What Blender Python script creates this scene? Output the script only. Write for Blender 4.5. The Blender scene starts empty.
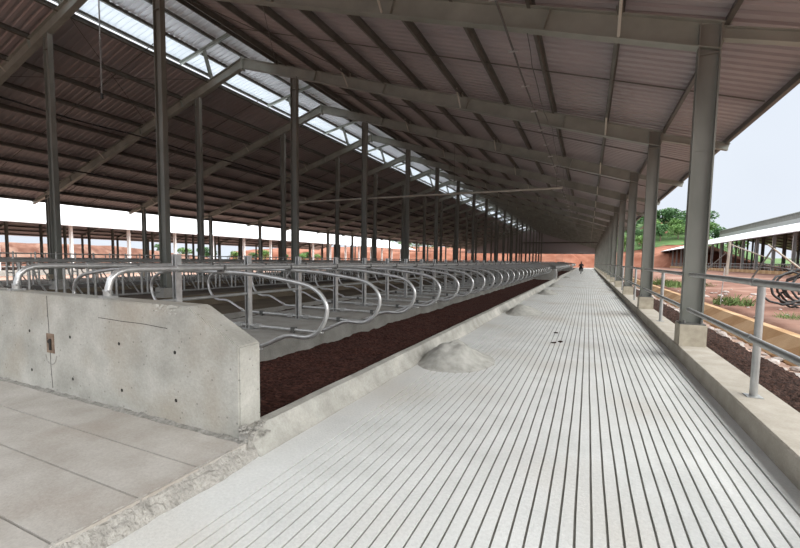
import bpy, bmesh, math, random
from mathutils import Vector, Matrix, noise
random.seed(7)
sc = bpy.context.scene
col = sc.collection
PI = math.pi

# ------------------------------------------------------------------ materials
def mat(name, c1, c2=None, scale=4.0, rough=0.7, metal=0.0, bump=0.0, bscale=40.0, detail=6.0, stretch=(1,1,1), c3=None, s3=1.0, spec=0.4, speck=0.0, pores=0.0, bdist=.02):
    m = bpy.data.materials.new(name); m.use_nodes = True
    nt = m.node_tree; N = nt.nodes; L = nt.links
    b = N['Principled BSDF']
    b.inputs['Roughness'].default_value = rough
    b.inputs['Metallic'].default_value = metal
    b.inputs['Specular IOR Level'].default_value = spec
    c2 = c2 or c1
    geo = N.new('ShaderNodeNewGeometry')
    mp = N.new('ShaderNodeMapping'); mp.inputs['Scale'].default_value = stretch
    L.new(geo.outputs['Position'], mp.inputs['Vector'])
    nz = N.new('ShaderNodeTexNoise'); nz.inputs['Scale'].default_value = scale; nz.inputs['Detail'].default_value = detail
    L.new(mp.outputs['Vector'], nz.inputs['Vector'])
    rp = N.new('ShaderNodeValToRGB')
    rp.color_ramp.elements[0].position = 0.32; rp.color_ramp.elements[1].position = 0.68
    rp.color_ramp.elements[0].color = (*c1, 1); rp.color_ramp.elements[1].color = (*c2, 1)
    L.new(nz.outputs['Fac'], rp.inputs['Fac'])
    out = rp.outputs['Color']
    if c3:
        n3 = N.new('ShaderNodeTexNoise'); n3.inputs['Scale'].default_value = s3; n3.inputs['Detail'].default_value = 4
        L.new(geo.outputs['Position'], n3.inputs['Vector'])
        r3 = N.new('ShaderNodeValToRGB'); r3.color_ramp.elements[0].position = .5; r3.color_ramp.elements[1].position = .7
        L.new(n3.outputs['Fac'], r3.inputs['Fac'])
        mx = N.new('ShaderNodeMix'); mx.data_type = 'RGBA'
        L.new(r3.outputs['Color'], mx.inputs['Factor']); L.new(out, mx.inputs['A']); mx.inputs['B'].default_value = (*c3, 1)
        out = mx.outputs['Result']
    if speck:
        n4 = N.new('ShaderNodeTexNoise'); n4.inputs['Scale'].default_value = 42; n4.inputs['Detail'].default_value = 8; n4.inputs['Roughness'].default_value = .7
        L.new(geo.outputs['Position'], n4.inputs['Vector'])
        m4 = N.new('ShaderNodeMapRange'); m4.inputs['From Min'].default_value = .3; m4.inputs['From Max'].default_value = .7; m4.inputs['To Min'].default_value = 1-speck; m4.inputs['To Max'].default_value = 1+speck*.6
        L.new(n4.outputs['Fac'], m4.inputs['Value'])
        v4 = N.new('ShaderNodeVectorMath'); v4.operation = 'SCALE'; L.new(out, v4.inputs[0]); L.new(m4.outputs['Result'], v4.inputs['Scale']); out = v4.outputs['Vector']
    if pores:
        vo = N.new('ShaderNodeTexVoronoi'); vo.inputs['Scale'].default_value = 11; L.new(geo.outputs['Position'], vo.inputs['Vector'])
        m5 = N.new('ShaderNodeMapRange'); m5.inputs['From Min'].default_value = .07; m5.inputs['From Max'].default_value = .12; m5.inputs['To Min'].default_value = 1-pores; m5.inputs['To Max'].default_value = 1
        L.new(vo.outputs['Distance'], m5.inputs['Value'])
        v5 = N.new('ShaderNodeVectorMath'); v5.operation = 'SCALE'; L.new(out, v5.inputs[0]); L.new(m5.outputs['Result'], v5.inputs['Scale']); out = v5.outputs['Vector']
    L.new(out, b.inputs['Base Color'])
    if bump:
        bn = N.new('ShaderNodeTexNoise'); bn.inputs['Scale'].default_value = bscale; bn.inputs['Detail'].default_value = 5
        L.new(geo.outputs['Position'], bn.inputs['Vector'])
        bp = N.new('ShaderNodeBump'); bp.inputs['Strength'].default_value = bump; bp.inputs['Distance'].default_value = bdist
        L.new(bn.outputs['Fac'], bp.inputs['Height']); L.new(bp.outputs['Normal'], b.inputs['Normal'])
    return m

M = {}
M['alley'] = mat('alley_concrete', (.59,.595,.57), (.68,.685,.66), 2.2, .85, bump=.25, bscale=60, c3=(.53,.505,.455), s3=.55, speck=.12)
M['groove'] = mat('groove_dirt', (.18,.175,.155), (.25,.24,.215), 6, .95)
M['block'] = mat('cast_concrete', (.32,.312,.275), (.475,.46,.415), 3.0, .85, bump=.3, bscale=30, c3=(.36,.33,.275), s3=1.3, speck=.14, pores=.4)
M['platform'] = mat('trowelled_concrete', (.37,.34,.30), (.47,.445,.405), 3.2, .85, bump=.25, bscale=45, c3=(.34,.30,.255), s3=1.1, speck=.14)
M['rough'] = mat('broken_concrete', (.30,.285,.255), (.43,.41,.37), 10, .95, bump=1.0, bscale=30, speck=.25, bdist=.04)
M['mortar'] = mat('crumbly_mortar', (.22,.21,.185), (.38,.365,.33), 18, .95, bump=1.0, bscale=40, speck=.3, bdist=.03)
M['curb'] = mat('curb_concrete', (.31,.30,.265), (.42,.41,.37), 5, .85, bump=.5, bscale=30, c3=(.52,.50,.45), s3=1.6, speck=.16)
M['kerbtop'] = mat('kerb_concrete', (.30,.27,.22), (.39,.355,.30), 4, .85, bump=.25, bscale=40, speck=.12)
M['footing'] = mat('footing_concrete', (.33,.29,.225), (.46,.41,.32), 7, .85, bump=.2, bscale=50)
M['deck'] = mat('headspace_concrete', (.29,.28,.255), (.38,.37,.34), 4, .85, bump=.2, speck=.15)
M['deckface'] = mat('soil_stained_shaded_concrete', (.13,.125,.11), (.20,.193,.175), 3, .9, bump=.4, bscale=20, speck=.2)  # same concrete as the slab top, darkened by soil stains plus painted-in shade
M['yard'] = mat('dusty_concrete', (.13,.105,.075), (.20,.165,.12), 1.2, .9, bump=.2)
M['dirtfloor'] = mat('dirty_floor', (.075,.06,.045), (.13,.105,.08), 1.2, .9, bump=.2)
M['soil'] = mat('dark_red_soil', (.022,.008,.006), (.105,.045,.034), 22, .95, bump=1.0, bscale=28, spec=.15, bdist=.07, speck=.35)
M['mulch'] = mat('dark_mulch', (.014,.008,.006), (.085,.045,.033), 26, .95, bump=1.0, bscale=30, spec=.15, bdist=.07, speck=.35)
M['clay'] = mat('red_clay', (.125,.058,.040), (.245,.128,.09), .6, .95, bump=.6, bscale=6, c3=(.29,.19,.145), s3=.3, spec=.2)
M['bounceclay'] = mat('bounce_red_yard', (.34,.20,.145), (.46,.31,.24), .3, .95, bump=.4, bscale=6)  # clay made paler to bounce light up to the left roof underside
M['bank'] = mat('red_bank', (.20,.075,.045), (.31,.145,.095), .25, .95, bump=.8, bscale=2, stretch=(1,1,2.0), spec=.2)
M['gravel'] = mat('pinkish_gravel', (.27,.16,.115), (.42,.31,.25), 6, .95, bump=1.0, bscale=20)
M['stone'] = mat('pale_stone', (.28,.23,.20), (.48,.44,.41), 5, .9, bump=.4)
M['galv'] = mat('galvanised_tube', (.47,.47,.46), (.62,.62,.605), 12, .30, .6)
M['galvdull'] = mat('dull_galvanised', (.33,.335,.325), (.43,.43,.415), 9, .42, .6)
M['clampm'] = mat('dark_clamp', (.10,.10,.095), (.16,.16,.15), 20, .5, .5)
M['steel'] = mat('grey_steel', (.17,.175,.152), (.235,.238,.21), 2.5, .55, .15, stretch=(1,1,.4))
M['rafter'] = mat('rafter_steel', (.255,.272,.235), (.345,.36,.315), 1.6, .5, .2)
M['purlin'] = mat('purlin_steel', (.115,.11,.095), (.165,.16,.14), 2, .5, .3)
M['sheet'] = mat('roof_sheet_underside', (.335,.303,.307), (.415,.377,.38), .35, .45, .0, stretch=(.4,2,1))
M['ventsheet'] = mat('ridge_sheet', (.70,.71,.72), (.80,.81,.82), .8, .4, .1)
M['whiteroof'] = mat('white_roof', (.78,.79,.80), (.84,.85,.86), .3, .5)
M['black'] = mat('black_rubber', (.018,.018,.018), (.035,.034,.032), 20, .6)
M['rust'] = mat('rusty_plate', (.12,.075,.05), (.25,.18,.13), 18, .9, bump=.4)
M['hole'] = mat('hole_dark', (.02,.018,.015), (.04,.035,.03), 30, .95)
M['cement'] = mat('grey_cement_heap', (.33,.325,.29), (.47,.46,.42), 9, .95, bump=.6, bscale=50)
M['leaf'] = mat('leaf_green', (.04,.105,.035), (.105,.21,.07), .6, .7)
M['leaf2'] = mat('leaf_light', (.10,.20,.045), (.18,.30,.09), .5, .7)
M['bark'] = mat('bark', (.10,.075,.05), (.17,.13,.09), 6, .9)
M['grass'] = mat('weeds', (.05,.10,.02), (.14,.19,.055), 3, .8)
M['hillgreen'] = mat('hill_green', (.045,.10,.03), (.11,.18,.055), .2, .95)
M['timber'] = mat('weathered_pole', (.30,.26,.21), (.48,.43,.36), 5, .85, stretch=(1,1,.2))
M['darktimber'] = mat('dark_pole', (.035,.03,.025), (.075,.06,.05), 5, .85)
M['cloth'] = mat('black_cloth', (.015,.015,.017), (.03,.03,.034), 12, .9)
M['skin'] = mat('skin', (.30,.17,.11), (.36,.21,.14), 8, .6)
M['whitecloth'] = mat('grey_cloth', (.4,.4,.4), (.5,.5,.5), 8, .9)

M['palesteel'] = mat('pale_steel', (.46,.445,.38), (.56,.54,.47), 3, .5, .1)
M['whitepost'] = mat('white_paint', (.75,.75,.74), (.82,.82,.81), 2, .6)

def skylight_mat():
    m = mat('skylight_sheet', (.80,.82,.84), None, 2, .4)
    nt = m.node_tree; b = nt.nodes['Principled BSDF']; o = nt.nodes['Material Output']
    t = nt.nodes.new('ShaderNodeBsdfTranslucent'); t.inputs['Color'].default_value = (.75,.78,.80,1)
    x = nt.nodes.new('ShaderNodeMixShader'); x.inputs[0].default_value = .5
    nt.links.new(b.outputs[0], x.inputs[1]); nt.links.new(t.outputs[0], x.inputs[2]); nt.links.new(x.outputs[0], o.inputs['Surface'])
    return m
M['skylight'] = skylight_mat()
def ditch_mat():
    m = mat('tan_ditch_concrete', (.40,.255,.13), (.48,.325,.185), 2.5, .9, bump=.3)
    nt = m.node_tree; N = nt.nodes; L = nt.links; b = N['Principled BSDF']
    src = b.inputs['Base Color'].links[0].from_socket
    geo = N.new('ShaderNodeNewGeometry'); sp = N.new('ShaderNodeSeparateXYZ'); L.new(geo.outputs['Position'], sp.inputs[0])
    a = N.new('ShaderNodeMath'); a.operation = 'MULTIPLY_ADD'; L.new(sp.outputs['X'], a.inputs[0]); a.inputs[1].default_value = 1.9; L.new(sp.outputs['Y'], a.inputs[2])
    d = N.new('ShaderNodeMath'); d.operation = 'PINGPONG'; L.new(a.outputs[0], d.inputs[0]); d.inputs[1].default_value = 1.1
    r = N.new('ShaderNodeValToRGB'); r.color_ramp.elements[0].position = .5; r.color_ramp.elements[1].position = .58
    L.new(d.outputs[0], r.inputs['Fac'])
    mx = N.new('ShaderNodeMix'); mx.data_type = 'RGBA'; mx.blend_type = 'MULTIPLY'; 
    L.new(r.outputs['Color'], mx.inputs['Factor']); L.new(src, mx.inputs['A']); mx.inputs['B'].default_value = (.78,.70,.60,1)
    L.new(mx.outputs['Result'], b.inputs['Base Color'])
    return m
M['ditch'] = ditch_mat()

# ------------------------------------------------------------------ mesh helpers
class MB:
    def __init__(s): s.v = []; s.f = []; s.sm = []
    def add(s, vs, fs, smooth=False):
        o = len(s.v); s.v += [tuple(p) for p in vs]; s.f += [tuple(o+i for i in f) for f in fs]; s.sm += [smooth]*len(fs); return s
    def box(s, x0, x1, y0, y1, z0, z1):
        vs = [(x0,y0,z0),(x1,y0,z0),(x1,y1,z0),(x0,y1,z0),(x0,y0,z1),(x1,y0,z1),(x1,y1,z1),(x0,y1,z1)]
        return s.add(vs, [(0,3,2,1),(4,5,6,7),(0,1,5,4),(1,2,6,5),(2,3,7,6),(3,0,4,7)])
    def bar(s, p0, p1, w, h, up=(0,0,1)):
        p0 = Vector(p0); p1 = Vector(p1); d = (p1-p0).normalized(); u = Vector(up); a = d.cross(u)
        if a.length < 1e-4: a = d.cross(Vector((0,1,0)))
        a.normalize(); b = a.cross(d).normalized(); vs = []
        for p in (p0, p1):
            for i, j in ((-1,-1),(1,-1),(1,1),(-1,1)): vs.append(p + a*(w/2*i) + b*(h/2*j))
        return s.add(vs, [(3,2,1,0),(4,5,6,7),(0,1,5,4),(1,2,6,5),(2,3,7,6),(3,0,4,7)])
    def ibeam(s, p0, p1, depth, width, tw=.02, up=(0,0,1)):
        p0 = Vector(p0); p1 = Vector(p1); d = (p1-p0).normalized(); a = d.cross(Vector(up)).normalized(); b = a.cross(d).normalized()
        off = b*(depth/2-tw/2)
        s.bar(p0, p1, tw*.8, depth-tw, b); s.bar(p0+off, p1+off, width, tw, b); s.bar(p0-off, p1-off, width, tw, b); return s
    def tube(s, pts, r, n=8, closed=False, cap=True):
        P = [Vector(p) for p in pts]; k = len(P); rings = []; prev = None
        for i in range(k):
            if closed: t = P[(i+1)%k]-P[i-1]
            else: t = P[min(i+1,k-1)]-P[max(i-1,0)]
            t.normalize()
            if prev is None:
                a = t.cross(Vector((0,0,1)))
                if a.length < .1: a = t.cross(Vector((0,1,0)))
            else: a = prev - t*prev.dot(t)
            a.normalize(); prev = a; b = t.cross(a)
            rr = r[i] if isinstance(r, (list, tuple)) else r
            rings.append([P[i]+(a*math.cos(2*PI*j/n)+b*math.sin(2*PI*j/n))*rr for j in range(n)])
        vs = [p for R in rings for p in R]; fs = []
        for i in range(k if closed else k-1):
            q = (i+1) % k
            for j in range(n): fs.append((i*n+j, i*n+(j+1)%n, q*n+(j+1)%n, q*n+j))
        s.add(vs, fs, True)
        if cap and not closed:
            s.add(rings[0], [tuple(range(n-1,-1,-1))]); s.add(rings[-1], [tuple(range(n))])
        return s
    def prism(s, poly, axis, a0, a1):
        # poly: 2-D points; axis 'y' -> poly is (x,z); axis 'x' -> poly is (y,z)
        n = len(poly); f = (lambda p, a: (p[0], a, p[1])) if axis == 'y' else (lambda p, a: (a, p[0], p[1]))
        vs = [f(p, a0) for p in poly] + [f(p, a1) for p in poly]
        fs = [(i, (i+1)%n, n+(i+1)%n, n+i) for i in range(n)] + [tuple(range(n-1,-1,-1)), tuple(range(n,2*n))]
        return s.add(vs, fs)
    def grid(s, xs, ys, h, smooth=True):
        nx = len(xs); vs = [(x, y, h(x, y)) for y in ys for x in xs]
        fs = [(j*nx+i, j*nx+i+1, (j+1)*nx+i+1, (j+1)*nx+i) for j in range(len(ys)-1) for i in range(nx-1)]
        return s.add(vs, fs, smooth)
    def mesh(s, name, m, fix=True):
        me = bpy.data.meshes.new(name); me.from_pydata(s.v, [], s.f)
        me.polygons.foreach_set('use_smooth', s.sm)
        if fix:
            bm = bmesh.new(); bm.from_mesh(me); bmesh.ops.recalc_face_normals(bm, faces=bm.faces); bm.to_mesh(me); bm.free()
        me.materials.append(M[m]); me.update(); return me

def obj(name, mb, m, parent=None, fix=True, loc=None):
    o = bpy.data.objects.new(name, mb.mesh(name, m, fix) if isinstance(mb, MB) else mb)
    col.objects.link(o)
    if parent: o.parent = parent
    if loc: o.location = loc
    return o
def tag(o, label, cat, group=None, kind=None):
    o['label'] = label; o['category'] = cat
    if group: o['group'] = group
    if kind: o['kind'] = kind
    return o
def thing(name, label, cat, loc=(0,0,0), group=None):
    o = bpy.data.objects.new(name, None); col.objects.link(o); o.location = loc; o.empty_display_size = .1
    return tag(o, label, cat, group)
def struct(name, mb, m, label=None, cat=None, parent=None, fix=True):
    o = obj(name, mb, m, parent, fix)
    if not parent:
        o['kind'] = 'structure'
        if label: o['label'] = label; o['category'] = cat or name.split('_')[0]
    return o
def dup(root, loc, label=None, group=None, rotz=None, scale=None):
    r = root.copy(); col.objects.link(r); r.location = loc
    if rotz is not None: r.rotation_euler = (0, 0, rotz)
    if scale: r.scale = scale
    if label: r['label'] = label
    if group: r['group'] = group
    for ch in list(root.children):
        c = ch.copy(); col.objects.link(c); c.parent = r
        for g in list(ch.children):
            d = g.copy(); col.objects.link(d); d.parent = c
    return r
ORD = ['first','second','third','fourth','fifth','sixth','seventh','eighth','ninth','tenth','eleventh','twelfth','thirteenth','fourteenth','fifteenth','sixteenth','seventeenth','eighteenth','nineteenth','twentieth','twenty-first','twenty-second','twenty-third','twenty-fourth','twenty-fifth','twenty-sixth','twenty-seventh','twenty-eighth','twenty-ninth','thirtieth']
def nth(k): return 'nearest' if k == 0 else ORD[k] + ' nearest'
def fr(a, b, step):
    n = max(1, int(round((b-a)/step))); return [a+(b-a)*i/n for i in range(n+1)]
def crom(pts, sub=4, closed=False):
    P = [Vector(p) for p in pts]; n = len(P); out = []
    for i in range(n if closed else n-1):
        p0 = P[i-1] if (i or closed) else P[0]; p1 = P[i]; p2 = P[(i+1)%n]; p3 = P[(i+2)%n] if (closed or i+2 < n) else p2
        for k in range(sub):
            t = k/sub
            out.append(.5*((2*p1)+(p2-p0)*t+(2*p0-5*p1+4*p2-p3)*t*t+(3*p1-p0-3*p2+p3)*t*t*t))
    if not closed: out.append(P[-1])
    return out
def nz(x, y, z=0, s=1.0): return noise.noise(Vector((x*s, y*s, z*s)))

# ------------------------------------------------------------------ plan (metres)
XC = -14.6                       # ridge line
def mir(x): return 2*XC - x
XR, XA, XB, XL = 1.65, -11.7, -17.5, -30.9
BAY = 6.1
FY = [8.45 + BAY*k for k in range(-1, 19)]      # frame lines; the first one is just behind the picture edge
YEND = FY[-1] + .4
Y0 = -2.5
def raft(x): return 10.35 - .31*abs(x - XC)     # centre line of the rafters
SHEET = .41                                     # sheet above the rafter centre line
EAVE_R = 3.5; EAVE_L = mir(3.5)

# ------------------------------------------------------------------ alley floor with sawn grooves
def alley():
    # each concrete strip between grooves is one run of quads that wanders a little
    ys = fr(-3, 6, .25) + fr(6.5, 30, .7) + fr(32, YEND+6, 4)
    P = .0868; w = .0155
    edges = []; x = 1.30
    while x > -2.0: edges.append(x); x -= P
    top = MB(); bot = MB()
    def wob(i, y): return .006*nz(i*3.1, y*.45) + .004*nz(i*7.7, y*1.7)
    cols = [(lambda y: 1.50, lambda y, i=0: edges[0]+w/2+wob(0, y))]
    for i in range(len(edges)-1):
        cols.append((lambda y, i=i: edges[i]-w/2+wob(i, y), lambda y, i=i: edges[i+1]+w/2+wob(i+1, y)))
    n = len(edges)-1
    cols.append((lambda y: edges[n]-w/2+wob(n, y), lambda y: -2.45))
    for a, b in cols:
        vs = []; fs = []
        for y in ys:
            vs += [(a(y), y, -.02), (a(y), y, 0), (b(y), y, 0), (b(y), y, -.02)]
        for j in range(len(ys)-1):
            o = j*4
            for k in range(3): fs.append((o+k, o+k+1, o+4+k+1, o+4+k))
        top.add(vs, fs)
    bot.box(-2.46, 1.52, -3, YEND+6, -.2, -.013)
    f = struct('floor', top, 'alley', 'grey concrete alley floor with long parallel grooves', 'floor')
    obj('groove_bed', bot, 'groove', f)
alley()
# right kerb
kb = MB(); kb.prism([(1.44,-.2),(1.44,.205),(1.455,.22),(1.87,.22),(1.885,.205),(1.885,-.2)], 'y', -3, YEND+2)
struct('kerb', kb, 'kerbtop', 'concrete kerb along the right side of the alley carrying columns and railing', 'kerb')

# stall curb beside the alley (rounded, slightly uneven)
def curb_strip(x_front, sgn, y0, y1, name, label, m='curb'):
    prof = [(-.03,-.01),(.0,.012),(.045,.07),(.085,.175),(.105,.205),(.20,.21),(.215,-.05)]
    b = MB(); ys = fr(y0, y1, .2) ; vs = []; n = len(prof)
    for y in ys:
        k = .022*nz(y*.9, x_front)+.012*nz(y*3.3, x_front) ; kz = .007*nz(y*1.3, 5+x_front)
        for i, (u, z) in enumerate(prof): vs.append((x_front - sgn*(u + (k if i < 4 else 0)), y, z + (kz if 1 < i < 6 else 0)))
    fs = [(j*n+i, j*n+i+1, (j+1)*n+i+1, (j+1)*n+i) for j in range(len(ys)-1) for i in range(n-1)]
    b.add(vs, fs, False); b.add(vs[:n], [tuple(range(n))]); b.add(vs[-n:], [tuple(range(n-1,-1,-1))])
    return struct(name, b, m, label, 'curb')
SECT = [(2.66, 36.6), (42.0, 77.0), (82.0, 112.0)]
for i, (a, b) in enumerate(SECT):
    curb_strip(-2.34, 1, a if i else 2.46, b, 'curb', ['pale concrete curb between the grooved alley and the near soil bed','concrete curb of the second soil bed beyond the first crossing','concrete curb of the farthest soil bed'][i])

# soil beds, brisket deck
def soil(x0, x1, y0, y1, name, label):
    b = MB(); step = .07 if y0 < 10 and x0 > -9 else .35
    xs = fr(x0, x1, .07 if y0 < 10 and x0 > -9 else .25); ys = fr(y0, min(y1, 12), .07)+fr(min(y1,12)+.2, y1, .3) if step < .1 else fr(y0, y1, .6)
    def h(x, y):
        e = min(1, (x1-x)/.35, (x-x0)/.35) if True else 1
        return .075 + .035*nz(x, y, 0, 1.6) + .03*nz(x, y, 3, 5.5) + .018*nz(x, y, 8, 13) + .05*max(0, 1-(x-x0)/.6)*(1 if x0 > -5 else 0)
    b.grid(xs, ys, h); return struct(name, b, 'soil', label, 'soil bed')
for i, (a, b) in enumerate(SECT):
    soil(-4.12, -2.52, a-.06, b, 'soil_bed', ['dark red-brown soil bed beside the alley behind the near concrete wall','dark soil bed beyond the first crossing','farthest dark soil bed'][i])
    soil(-8.0, -6.38, a-.06, b, 'soil_bed', ['brown soil bed on the far side of the near stall posts','brown soil bed on the far side of the second run of stall posts','brown soil bed on the far side of the last run of stall posts'][i])
    dk = MB(); dk.box(-6.34, -4.17, a-.04, b, -.1, .38)
    struct('headspace_slab', dk, 'deck', ['raised concrete slab carrying the near run of stall posts','raised concrete slab carrying the second run of stall posts','raised concrete slab carrying the last run of stall posts'][i], 'slab')
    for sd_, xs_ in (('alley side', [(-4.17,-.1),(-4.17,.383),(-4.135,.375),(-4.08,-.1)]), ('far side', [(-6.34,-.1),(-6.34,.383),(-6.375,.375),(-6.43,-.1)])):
        kf = MB(); kf.prism(xs_, 'y', a-.04, b); struct('slab_kerb', kf, 'deckface', f'soil-stained kerb face with painted shade on the {sd_} of the ' + ('near','second','last')[i] + ' raised slab', 'kerb')
    curb_strip(-8.2, -1, a-.1, b, 'curb', ['curb behind the near stalls facing the back alley','curb behind the second run of stalls facing the back alley','curb behind the last run of stalls facing the back alley'][i], 'deck')
# back alleys, feed alley, floors of the left half
fl = MB(); fl.box(-11.5, -8.19, 2.4, YEND, -.2, 0); struct('floor_back_alley', fl, 'yard', 'dusty concrete back alley between stalls and headlocks', 'floor')
fl = MB(); fl.box(-17.3, -11.9, -3, YEND, -.2, .2); struct('floor_feed_alley', fl, 'dirtfloor', 'dusty concrete feed alley between the two headlock rows', 'floor')
fl = MB(); fl.box(-32.2, -17.7, -3, YEND, -.2, 0); struct('floor_left_half', fl, 'dirtfloor', 'dusty concrete floor of the far left half of the barn', 'floor')
for x, nm in ((XA, 'near headlock row'), (XB, 'far headlock row')):
    k = MB(); k.box(x-.2, x+.2, 2.4 if x == XA else -3, YEND, -.1, .35); struct('feed_kerb', k, 'yard', 'concrete feed kerb under the ' + nm, 'kerb')
for i, (a, b) in enumerate(((36.6, 42.0), (77.0, 82.0), (112.0, YEND))):
    fl = MB(); fl.box(-8.2, -2.34, a, b, -.2, .12); struct('floor_crossing', fl, 'platform', ['concrete crossing between the first and second stall runs','concrete crossing between the second and last stall runs','concrete crossing at the far end of the barn'][i], 'floor')

# ------------------------------------------------------------------ front platform and block wall
pf = MB(); ysj = [-3, 1.095, 1.545, 1.965, 2.44]; g = .007
for i in range(4):
    x1 = -2.42
    pf.box(-11.5, x1, ysj[i]+(g if i else 0), ysj[i+1]-(g if i < 3 else 0), .0, .12)
pl = struct('floor_platform', pf, 'platform', 'pale concrete platform with three sawn joints in the front left', 'floor')
jb = MB(); jb.box(-11.5, -2.43, -3, 2.44, -.15, .095); obj('joint_bed', jb, 'groove', pl)
# rough step edge
re_ = MB(); ys = fr(-3, 2.5, .035); vs = []; n = 7
for y in ys:
    for i in range(n):
        t = i/(n-1)
        x = -2.44 + .11*t + .018*nz(t*6, y*9, 2) + .03*nz(y*2.2, 7)*t
        z = .124*(1-t)**.8 * (1 if t < 1 else 0) - .004*(t) + (.02*nz(t*5, y*8, 5) + .012*nz(t*9, y*25, 8) if 0 < i < n-1 else 0)
        vs.append((x, y, z))
re_.add(vs, [(j*n+i, j*n+i+1, (j+1)*n+i+1, (j+1)*n+i) for j in range(len(ys)-1) for i in range(n-1)])
struct('trim_step_edge', re_, 'rough', 'rough broken concrete edge of the front platform beside the alley', 'step edge')
# mortar rubble along the foot of the block wall
rb = MB(); xs = fr(-8, -2.46, .04); ys = fr(2.355, 2.43, .015)
rb.grid(xs, ys, lambda x, y: .117 + max(0, (y-2.355)/.075)*(.014+.04*max(0, nz(x, y, 0, 9)+.35*nz(x, y, 4, 30))))
struct('trim_wall_foot', rb, 'mortar', 'crumbly mortar along the foot of the front concrete wall', 'mortar')

# the cast wall, with bevelled arrises
def block_wall():
    poly = [(-9.0,-.05),(-2.51,-.05),(-2.51,.885),(-3.10,1.172),(-8.4,1.172),(-9.0,.885)]
    w = MB(); w.prism(poly, 'y', 2.42, 2.66)
    me = w.mesh('wall_front', 'block'); bm = bmesh.new(); bm.from_mesh(me)
    bmesh.ops.bevel(bm, geom=[e for e in bm.edges if max(v.co.z for v in e.verts) > .2], offset=.012, segments=2, affect='EDGES')
    bm.to_mesh(me); bm.free()
    o = obj('wall_front', me, None); o['kind'] = 'structure'; o['label'] = 'low cast concrete wall with a sloped right end in the front left'; o['category'] = 'wall'
    for x, z in ((-5.63,.75),(-4.85,.75),(-4.04,.76),(-3.26,.76),(-5.62,.31),(-4.83,.31),(-4.02,.31),(-3.26,.33),(-6.4,.75),(-6.4,.31)):
        h = MB(); h.tube([(x,2.4185,z),(x,2.435,z)], .017, 10); obj('tie_hole', h, 'hole', o)
    c = MB(); pts = [(-5.25 + .012*nz(z*4, 3) + .04*(1-z), z) for z in fr(.16, 1.16, .05)]
    for a, b in zip(pts, pts[1:]): c.bar((a[0],2.4205,a[1]), (b[0],2.4205,b[1]), .004, .008, (1,0,0))
    obj('crack', c, 'hole', o)
    c = MB(); pts = [(x, .985 + .02*nz(x*2, 9) - .02*(x+4.2)) for x in fr(-4.35, -3.3, .05)]
    for a, b in zip(pts, pts[1:]):
        if nz(a[0]*5, 4) > -.25: c.bar((a[0],2.4205,a[1]), (b[0],2.4205,b[1]), .004, .005)
    obj('crack', c, 'hole', o)
    p = MB(); p.box(-5.285, -5.145, 2.414, 2.43, .545, .755); pl_ = obj('anchor_plate', p, 'rust', o); pl_['label'] = 'rusty brown anchor plate'
    b = MB(); b.tube([(-5.225,2.40,.67),(-5.225,2.42,.67)], .018, 8); b.bar((-5.20,2.405,.58),(-5.20,2.405,.70),.025,.012,(0,1,0)); obj('anchor_bolt', b, 'hole', pl_)
    r = MB(); r.tube([(-5.215+.1*math.cos(t), 2.417, .52+.1*math.sin(t)) for t in fr(-PI, 0, .3)], .004, 5); obj('scribed_arc', r, 'deck', o)
    sp = MB(); # spalled patch on the top edge
    for i in range(26):
        x = -3.35 + random.uniform(-.16,.16); z = 1.165 - random.random()**2*.07; r_ = random.uniform(.008,.02)
        sp.bar((x,2.416,z),(x+r_,2.424,z+r_*.5), r_, r_)
    obj('spalled_patch', sp, 'curb', o)
block_wall()

mv = MB()
for i in range(80):
    x = random.uniform(-2.52, -2.37); y = random.uniform(2.38, 2.60); q = random.uniform(.006, .018); z = random.uniform(.1, .24)
    mv.bar((x-q,y,z),(x+q,y+q*.6,z+q*random.uniform(-.5,.5)), q*1.3, q, (random.uniform(-.5,.5),.2,1))
mv.box(-2.50,-2.40,2.40,2.50,-.02,.19)
struct('trim_corner_mortar', mv, 'rough', 'broken mortar where the wall end meets the curb', 'mortar')

# ------------------------------------------------------------------ roof
def sheet(name, x0, z0, x1, z1, y0, y1, m, label, pitch=.25, rib=.042, top='whiteroof'):
    b = MB(); vs = []; fs = []
    prof = [(0,0),(.40,0),(.52,1),(.80,1),(.92,0)]
    y = y0; row = []
    while y < y1:
        for u, h in prof: row.append((y+u*pitch, h*rib))
        y += pitch
    sl = max(1, int(abs(x1-x0)/4))
    n = len(row)
    for layer in (0, .012):
        for k in range(sl+1):
            t = k/sl
            for yy, h in row: vs.append((x0+(x1-x0)*t, yy, z0+(z1-z0)*t+h+layer))
    L_ = n*(sl+1)
    for layer in (0, 1):
        for k in range(sl):
            for i in range(n-1):
                o = layer*L_ + k*n + i; fs.append((o, o+1, o+n+1, o+n))
    for i in range(n-1):
        fs.append((i, i+1, L_+i+1, L_+i)); q = sl*n+i; fs.append((q, q+1, L_+q+1, L_+q))
    b.add(vs, fs); o = struct(name, b, m, label, 'roof sheeting', fix=False)
    o.data.materials.append(M[top]); k = sl*(n-1); mi = [0]*len(fs)
    for i in range(k, 2*k): mi[i] = 1
    o.data.polygons.foreach_set('material_index', mi); return o
def rs(x): return raft(x)+SHEET
sheet('ceiling_right', EAVE_R, rs(EAVE_R), -12.62, rs(-12.62), Y0, YEND, 'sheet', 'brownish ribbed roof sheeting over the right slope')
sheet('ceiling_left', EAVE_L, rs(EAVE_L), -16.92, rs(-16.92), Y0, YEND, 'sheet', 'brownish ribbed roof sheeting over the far left slope')
def mon(x): return 12.22 - .22*abs(x-XC)
sheet('ceiling_ridge_vent_left_eave', -17.62, mon(-17.62), -18.9, mon(-18.9), Y0, YEND, 'skylight', 'bright translucent sheeting along the left eave of the ridge vent', top='skylight')
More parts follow.
